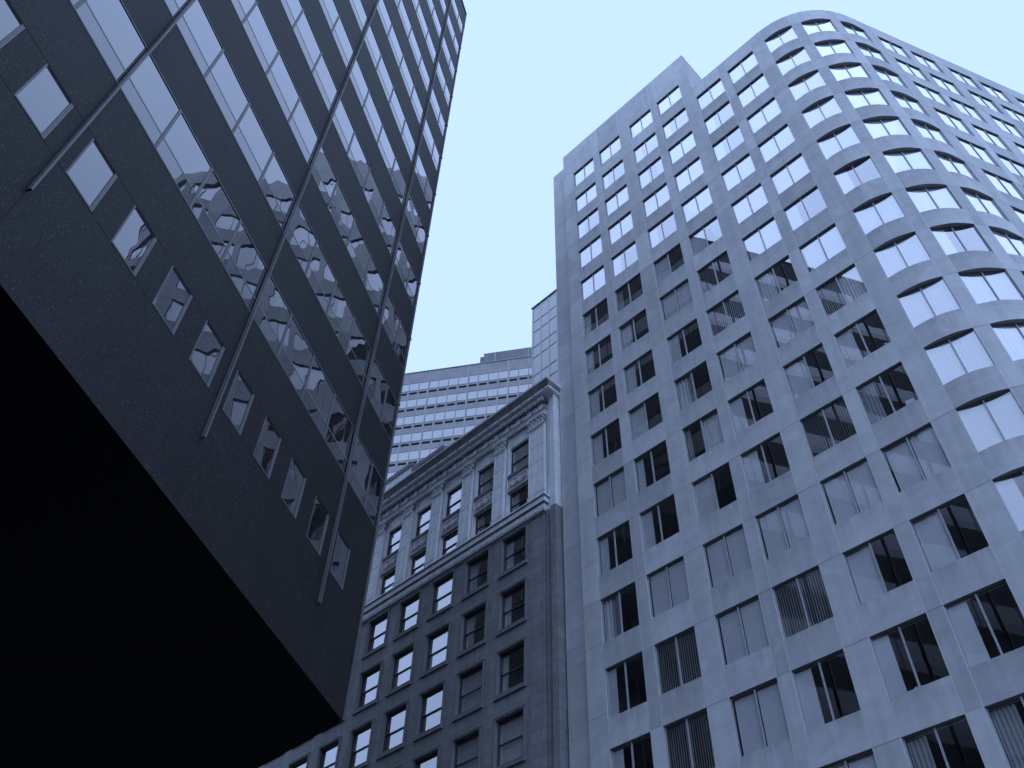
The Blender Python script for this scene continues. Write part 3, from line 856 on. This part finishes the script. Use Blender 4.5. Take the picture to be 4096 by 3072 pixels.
# spandrel panels with scrollwork
def spandrel_mb(W):
    b = MB(); H = (1.3515 - 1.3055) * D; rr = random.Random(2)
    b.box(-.02, W + .02, -.11, .05, H - .10, H + .05, 'old_trimdark'); b.box(0, W, -.07, .05, H - .2, H - .1, 'old_trimdark')
    b.box(0, W, -.02, .05, .0, H - .2, 'old_low'); b.box(-.02, W + .02, -.07, .05, -.06, .05, 'old_trimdark')
    x1, x2, z1, z2 = .14, W - .14, .18, H - .28
    for q in ((x1 - .06, x2 + .06, z1 - .06, z1), (x1 - .06, x2 + .06, z2, z2 + .05), (x1 - .06, x1, z1, z2), (x2, x2 + .06, z1, z2)):
        b.box(q[0], q[1], -.05, -.02, q[2], q[3], 'old_trim')
    def ring(cx, cz, r_, t_, s0=0, s1=2 * math.pi, n_=12):
        for i in range(n_):
            a1, a2 = s0 + (s1 - s0) * i / n_, s0 + (s1 - s0) * (i + 1) / n_
            P = [(cx + q * math.cos(a), cz + q * math.sin(a)) for a in (a1, a2) for q in (r_ - t_, r_, r_ + t_)]
            b.poly([(P[0][0], -.021, P[0][1]), (P[1][0], -.11, P[1][1]), (P[4][0], -.11, P[4][1]), (P[3][0], -.021, P[3][1])], 'old_trim')
            b.poly([(P[1][0], -.11, P[1][1]), (P[2][0], -.021, P[2][1]), (P[5][0], -.021, P[5][1]), (P[4][0], -.11, P[4][1])], 'old_trim')
    n_ = 5; hh = (z2 - z1)
    for i in range(n_):
        cx = x1 + (i + .5) * (x2 - x1) / n_; r_ = hh * .34
        ring(cx, (z1 + z2) / 2, r_, .035, .4 if i % 2 else 3.5, 5.2 if i % 2 else 8.3); ring(cx, (z1 + z2) / 2, r_ * .4, .03)
        for k in range(5):
            t = rr.uniform(0, 6.28); lx, lz = cx + math.cos(t) * r_ * 1.1, (z1 + z2) / 2 + math.sin(t) * r_ * .95
            b.poly([(lx - .05, -.025, lz), (lx, -.075, lz - .03), (lx + .05, -.025, lz + .01), (lx, -.06, lz + .05)], 'old_trim')
    for k in range(int(W / .06)):
        if abs(k * .06 - W / 2) > W * .28: b.box(k * .06 + .02, k * .06 + .05, -.05, -.02, .08, .13, 'old_trim')
    return b
Wu = round(.0604 * D - .015, 3)
spm = spandrel_mb(Wu).mesh('spandrel_panel')
for u_ in uw: link('spandrel_panel', spm, old, (X(u_ - .0071), YU, Z(1.3055)))
# belt course, entablature, cornice
def zq(z): return Z(z)
bc = MB()
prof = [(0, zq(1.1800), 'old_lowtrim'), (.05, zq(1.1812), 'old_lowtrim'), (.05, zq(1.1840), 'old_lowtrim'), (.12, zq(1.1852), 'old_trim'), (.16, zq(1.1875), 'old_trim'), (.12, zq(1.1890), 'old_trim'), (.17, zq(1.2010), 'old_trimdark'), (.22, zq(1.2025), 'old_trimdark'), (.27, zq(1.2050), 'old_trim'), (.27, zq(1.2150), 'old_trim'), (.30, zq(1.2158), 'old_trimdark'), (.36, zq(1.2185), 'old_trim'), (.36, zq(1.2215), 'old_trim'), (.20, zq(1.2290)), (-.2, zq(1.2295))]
prism(bc, [(X(UL), 0, 0, -1), (X(.9294), 0, 1, -1), (X(.9294), .3, 1, 0)], prof, 'old_trim', close_ends=False)
k = 0; x = X(UL)
while x < X(.9294) + .12:                                        # egg-and-dart run
    bc.box(x, x + .075, -.175, -.12, zq(1.1905), zq(1.2000), 'old_trim', .5 + .4 * (k % 2)); x += .145; k += 1
bc.build('belt_course', old)
en = MB()
prof = [(0, zq(1.4722)), (.07, zq(1.4722)), (.07, zq(1.4760)), (.11, zq(1.4764)), (.11, zq(1.4800)), (.18, zq(1.4812), 'old_trimdark'), (.18, zq(1.4835)), (.06, zq(1.4850), 'old_mid'), (.06, zq(1.5015), 'old_trimdark'), (.20, zq(1.5025), 'old_trimdark'), (.20, zq(1.5135)), (0, zq(1.5135))]
prism(en, [(X(UL), 0, 0, -1), (X(.9260), 0, 1, -1), (X(.9260), .25, 1, 0)], prof, 'old_trim', close_ends=False)
en.build('entablature', old)
# dentils
dn = MB(); x = X(UL)
while x < X(.9260) + .15:
    dn.box(x, x + .10, -.40, -.20, zq(1.5045), zq(1.5128), 'old_trim'); x += .20
dn.build('dentil_band', old)
# frieze ornaments: rosettes and triglyph blocks
ro = MB()
def disc(b, r_, y0, y1, n_, m_):
    pp = [(r_ * math.cos(t * 2 * math.pi / n_), r_ * math.sin(t * 2 * math.pi / n_)) for t in range(n_)]
    b.poly([(p_[0], y1, p_[1]) for p_ in pp], m_)
    for t in range(n_):
        p_, q_ = pp[t], pp[(t + 1) % n_]; b.poly([(p_[0], y0, p_[1]), (q_[0], y0, q_[1]), (q_[0], y1, q_[1]), (p_[0], y1, p_[1])], m_)
def annulus(b, r1, r2, y, y2, n_, m_):
    for t in range(n_):
        a1, a2 = t * 2 * math.pi / n_, (t + 1) * 2 * math.pi / n_; rm = (r1 + r2) / 2
        for (ra, ya), (rb, yb) in (((r1, y), (rm, y2)), ((rm, y2), (r2, y))):
            b.poly([(ra * math.cos(a1), ya, ra * math.sin(a1)), (ra * math.cos(a2), ya, ra * math.sin(a2)), (rb * math.cos(a2), yb, rb * math.sin(a2)), (rb * math.cos(a1), yb, rb * math.sin(a1))], m_)
disc(ro, .23, 0, -.012, 18, 'old_trimdark'); annulus(ro, .14, .21, -.012, -.10, 16, 'old_trim'); annulus(ro, .05, .10, -.012, -.09, 12, 'old_trim'); disc(ro, .03, -.012, -.10, 8, 'old_trim')  # the dark disc paints the shade behind the rings
rom = ro.mesh('rosette')
tg = MB()
for k in range(3): tg.box(-.16 + k * .115, -.16 + k * .115 + .07, -.09, .002, -.2, .2, 'old_trim')
tg.box(-.18, .18, -.065, .002, .2, .225, 'old_trim')
tgm = tg.mesh('triglyph')
for k in range(33):
    u_ = .9455 + .0353 * k
    if u_ > 2.1: break
    link('triglyph', tgm, old, (X(u_ - .0115), -.061, zq(1.4932)))
    link('rosette', rom, old, (X(u_ + .005), -.0615, zq(1.4932)))
    en2 = None
co = MB()
o_ = D
prof = [(0, zq(1.5136)), (.24, zq(1.5140), 'old_trim'), (.28, zq(1.5165), 'old_trim'), (.60, zq(1.5168), 'old_trim'), (.60, zq(1.5232), 'old_trimdark'), (.63, zq(1.5240), 'old_trimdark'), (.66, zq(1.5290), 'old_trimdark'), (.76, zq(1.5375), 'old_trimdark'), (.80, zq(1.5392), 'old_trim'), (.82, zq(1.5440), 'old_trim'), (0, zq(1.5455))]
prism(co, [(X(UL), 0, 0, -1), (X(.8977), 0, .28, -1), (X(.8977), .70, .28, 0)], prof, 'old_trim')
x = X(UL) + 1
while x < X(.90):                                                # drain spouts / joint knuckles along the corona
    co.box(x, x + .05, -.64, -.60, zq(1.5170), zq(1.5215), 'old_trimdark'); x += .95
co.build('cornice', old)
# attic blocks behind the cornice
f_ = 1.06
YB = (f_ - 1) * D
bt = MB()
bt.box(X(1.3456 * 1.0), X(1.3456) - .0, YB, YB, 0, 0, 'old_trim') if False else None
for ur, ul, zt in ((1.2694 * f_, 1.386 * f_, 1.606 * f_), (1.3917 * f_, 2.4, 1.629 * f_)):
    bt = MB()
    bt.box(X(ul), X(ur) - .08, YB, YB + 5, Z(1.50), Z(zt) - .35, 'old_trim')
    bt.box(X(ul) - .05, X(ur), YB - .12, YB + 5.1, Z(zt) - .349, Z(zt), 'old_trimdark')
    bt.build('attic_block', old)
# rest of the body
b = MB(); b.box(X(UL), X(.9294) - .01, 3.2, 12, 0, Z(1.50), 'room', skip='b'); b.build('rear_wall', old)
# sash windows
def sash_mb(W, H, low):
    b = MB(); j = .045
    b.box(0, j + .02, -.06, .05, 0, H, 'sash_jamb'); b.box(W - j, W, -.06, .05, 0, H, 'sash_jamb'); b.box(j, W - j, -.06, .05, H - .09, H, 'sash')
    b.box(j, W - j, -.06, .05, 0, .07, 'sash')
    hm = H * .49
    b.box(j + .02, W - j, -.045, .03, hm - .03, hm + .03, 'sash')
    b.box(j + .02, j + .05, -.04, .0, hm + .03, H - .09, 'sash_jamb'); b.box(W - j - .025, W - j, -.04, .0, hm + .03, H - .09, 'sash')
    b.box(j + .02, j + .05, .0, .03, .07, hm - .03, 'sash'); b.box(W - j - .025, W - j, .0, .03, .07, hm - .03, 'sash')
    g_ = MB()
    g_.poly([(j + .05, -.02, hm + .03), (W - j - .025, -.02, hm + .03), (W - j - .025, -.02, H - .09), (j + .05, -.02, H - .09)], 'glass_o', .3)
    g_.poly([(j + .05, .02, .07), (W - j - .025, .02, .07), (W - j - .025, .02, hm - .03), (j + .05, .02, hm - .03)], 'glass_o', .9)
    return b, g_
oldk = {(0, 0): 'L.28', (0, 1): 'L.24', (0, 2): 'L.2', (0, 3): 'V', (0, 4): 'V', (1, 0): 'L.3', (1, 1): 'L.3', (1, 2): 'V', (1, 3): 'V'}
rms = MB(); rest = MB()
def place(x1, yy, z1, W, H, kind, low, uu, zz_):
    W, H = round(W, 3), round(H, 3)
    key = ('sash', W, H)
    if key not in cache:
        a_, g_ = sash_mb(W, H, low); cache[key] = (a_, g_, a_.mesh('window'), g_.mesh('glass'))
    wp = Matrix.Rotation(RO, 4, 'Z') @ Vector((x1 + W / 2, yy, z1 + H / 2)) + nO * D
    v = in_view(wp, 25)
    cu = curtain_mb(kind, W, H, int(uu * 10) % 3) if kind else None
    if v and uu < 2.02:
        o = link('window', cache[key][2], old, (x1, yy, z1)); link('glass', cache[key][3], o)
        if cu:
            kk = ('ocu', W, H, kind)
            if kk not in cache: cache[kk] = cu.mesh('curtain')
            link('curtain', cache[kk], o)
    else:
        f_ = lambda x, y, z: (x1 + x, yy + y, z1 + z)
        rest.merge(cache[key][0], f_); rest.merge(cache[key][1], f_)
    e = .05
    P = lambda x, y, z: (x1 + x, yy + y, z1 + z)
    q = [P(-e, .055, -e), P(W + e, .055, -e), P(W + e, 2.4, -e), P(-e, 2.4, -e)]; t = [(a_, b_, c_ + H + 2 * e) for a_, b_, c_ in q]
    rms.poly([q[0], q[3], t[3], t[0]], 'room'); rms.poly([q[1], t[1], t[2], q[2]], 'room'); rms.poly([q[3], q[2], t[2], t[3]], 'room'); rms.poly(q, 'room'); rms.poly(t[::-1], 'ceiling')
ro_ = random.Random(21)
for ci, u_ in enumerate(uw):
    for ri, z in enumerate(rows):
        kd = oldk.get((ci, ri), ro_.choice(['F', 'D.3', None, None, None, None]))
        place(X(u_), .22, Z(z - .0850), .067 * D, .0850 * D, kd, True, u_, z)
    x1 = X(u_ - .0071); W = X(u_ - .067) - x1
    place(x1, YU + .22, Z(1.3515), W, .0865 * D, 'F' if ci == 0 else 'G.6' if ci == 1 else ro_.choice([None, 'V']), False, u_, 1.4)
    place(x1, YU + .22, Z(1.2325), W, .0730 * D, 'L.3' if ci < 2 else ro_.choice([None, 'D.3']), False, u_, 1.27)
rest.build('window', old, kind='stuff')
rms.build('interior', old)
# window surrounds and sills on the dark storeys
sm = MB(); W, H = .067 * D, .0850 * D
sm.box(-.14, -.002, -.05, .0, -.0, H + .12, 'old_lowtrim'); sm.box(W + .002, W + .12, -.05, .0, 0, H + .12, 'old_lowtrim'); sm.box(-.002, W + .002, -.05, .0, H + .002, H + .12, 'old_lowtrim')
sm.box(-.16, W + .14, -.07, -.05, H + .08, H + .13, 'old_lowtrim')
sme = sm.mesh('window_surround')
sl = MB(); sl.box(-.15, W + .15, -.11, .33, -.22, -.002, 'old_lowtrim'); sl.box(-.15, W + .15, -.12, -.11, -.06, -.02, 'old_lowtrim'); sle = sl.mesh('sill')
cnt = 0
for ci, u_ in enumerate(uw[:9]):
    for ri, z in enumerate(rows):
        wp = Matrix.Rotation(RO, 4, 'Z') @ Vector((X(u_) + W / 2, 0, Z(z) - 1)) + nO * D
        if not in_view(wp, 40): continue
        link('window_surround', sme, old, (X(u_), 0, Z(z - .0850))); link('sill', sle, old, (X(u_), 0, Z(z - .0850)))

# ================================================================== PANELLED TOWER behind
FG = 1.35
pan = thing('panelled_tower', nD * D * FG, RZ, 'narrow grey tower with dark grid joints, rising behind the cornice of the old building', 'tower')
G_ = lambda u_: -u_ * D * FG
ZG = lambda z: z * D * FG + EYE
b = MB()
b.box(G_(.9733), G_(.76), 0, 10, 0, ZG(1.9040), 'clad', skip='b'); b.build('wall', pan)
b = MB(); b.box(G_(.9745), G_(.75), -.12, 10.1, ZG(1.9042), ZG(1.9085), 'clad_joint'); b.build('coping', pan)
b = MB()
zl = [1.8425, 1.8005, 1.7400, 1.6985, 1.6305, 1.5900]
while zl[-1] > .2: zl += [zl[-1] - .0625, zl[-1] - .104]
for k in range(8):
    u_ = .9713 - .0278 * k
    b.box(G_(u_) - .045, G_(u_) + .045, -.05, .0, 0, ZG(1.904), 'clad')
    b.box(G_(u_) - .068, G_(u_) - .046, -.03, .0, 0, ZG(1.904), 'clad_joint')
    for z in zl:
        if k < 7: b.box(G_(u_) + .046, G_(u_ - .0278) - .069, -.02, .0, ZG(z) - .05, ZG(z) + .05, 'clad_joint')
b.build('panel_joint', pan)

# ================================================================== FAR OFFICE BLOCK
DF = 88.0
AF = math.radians(-77.3)
uF = Vector((math.sin(AF), math.cos(AF), 0)); nF = Vector((math.cos(AF), -math.sin(AF), 0))
RF = math.atan2(-uF.y, -uF.x)
far = thing('far_office_block', nF * DF, RF, 'distant concrete office block with bands of square panes and dark slots beneath them', 'building')
XF = lambda u_: -u_ * DF
ZF = lambda z: z * DF + EYE
b = MB(); fw = []
sl_ = []
for r in range(9):
    zh = 1.2184 - .0433 * r
    for k in range(-6, 14):
        ul = .3778 - .01815 * k - .0003
        fw.append((XF(ul) + (.13 if k % 4 == 0 else .045), XF(ul - .01815) - .04, ZF(zh - .0197), ZF(zh), k, r))
        sl_.append((XF(ul - .0018), XF(ul - .0158), ZF(zh - .0300), ZF(zh - .0248)))
wall_grid(b, XF(.52), XF(.12), 0, ZF(1.2479), [q[:4] for q in fw], 'conc', .06, 'conc_edge')
for (x1, x2, z1, z2) in sl_: b.box(x1, x2, -.015, .02, z1, z2, 'slot')
b.box(XF(.52), XF(.12), .3, 20, 0, ZF(1.2475), 'conc', skip='bf')
b.build('wall', far)
b = MB()
for k in range(-2, 5):
    x = XF(.3778 - .0727 * k)
    b.box(x - .07, x + .05, -.06, 0, ZF(.8), ZF(1.2490), 'conc_edge'); 
for k in range(-6, 14):
    x = XF(.3778 - .01815 * k)
    for r in range(9):
        zh = 1.2184 - .0433 * r
        b.box(x - .045, x + .035, -.02, .055, ZF(zh - .0195), ZF(zh - .0002), 'conc_edge' if k % 4 else 'conc')
b.build('mullion', far)
b = MB(); b.box(XF(.52), XF(.12), -.12, .5, ZF(1.2480), ZF(1.2492), 'conc_edge')
for r in range(9):
    zh = 1.2184 - .0433 * r
    b.box(XF(.52), XF(.12), -.04, 0, ZF(zh - .0202), ZF(zh - .01975), 'conc_edge')
b.build('ledge', far)
fm = {}
rest = MB(); rf = random.Random(5)
for (x1, x2, z1, z2, k, r) in fw:
    W, H = round(x2 - x1, 2), round(z2 - z1, 2)
    t = rf.random()
    wp = Matrix.Rotation(RF, 4, 'Z') @ Vector((x1, 0, z1)) + nF * DF
    if (W, H) not in fm:
        q = MB(); q.poly([(.03, .045, .04), (W, .045, .04), (W, .045, H), (.03, .045, H)], 'glass_f', .5)
        q.box(0, W, .02, .055, 0, .04, 'conc'); q.box(0, .03, .02, .055, .04, H, 'conc'); fm[(W, H)] = (q, q.mesh('window'))
    if in_view(wp, 3) and -3 <= k <= 9 and r < 7: link('window', fm[(W, H)][1], far, (x1, 0, z1))
    else: rest.merge(fm[(W, H)][0], lambda x, y, z: (x1 + x, y, z1 + z))
rest.build('window', far, kind='stuff')
pf = 1.015
b = MB(); y0 = (pf - 1) * DF
px = lambda u_: -u_ * DF * pf
pz = lambda z: z * DF * pf + EYE
b.box(px(.2787), px(.10), y0, 12, ZF(1.246), pz(1.2755), 'conc_dark')
b.box(px(.2876), px(.2790), y0 + .5, 12, ZF(1.246), pz(1.2740), 'conc_dark')
for u_ in (.2581, .1973, .14): b.box(px(u_) - .06, px(u_) + .06, y0 - .05, y0, ZF(1.246), pz(1.2757), 'conc_edge')
for u1, u2 in ((.2777, .2600), (.2565, .2420), (.2405, .2260), (.2245, .2100), (.2085, .1990), (.1955, .17)):
    b.box(px(u1), px(u2), y0 - .04, y0, ZF(1.2508), ZF(1.2522), 'slot')
b.build('penthouse', far)
b = MB(); b.box(px(.2805), px(.2795), y0 + .2, y0 + .35, pz(1.2740), pz(1.2790), 'alu'); b.build('vent_pipe', far)
print('windows', len(windows), 'in view', len(order), 'ribbons', nrib, 'objects', len(bpy.data.objects))
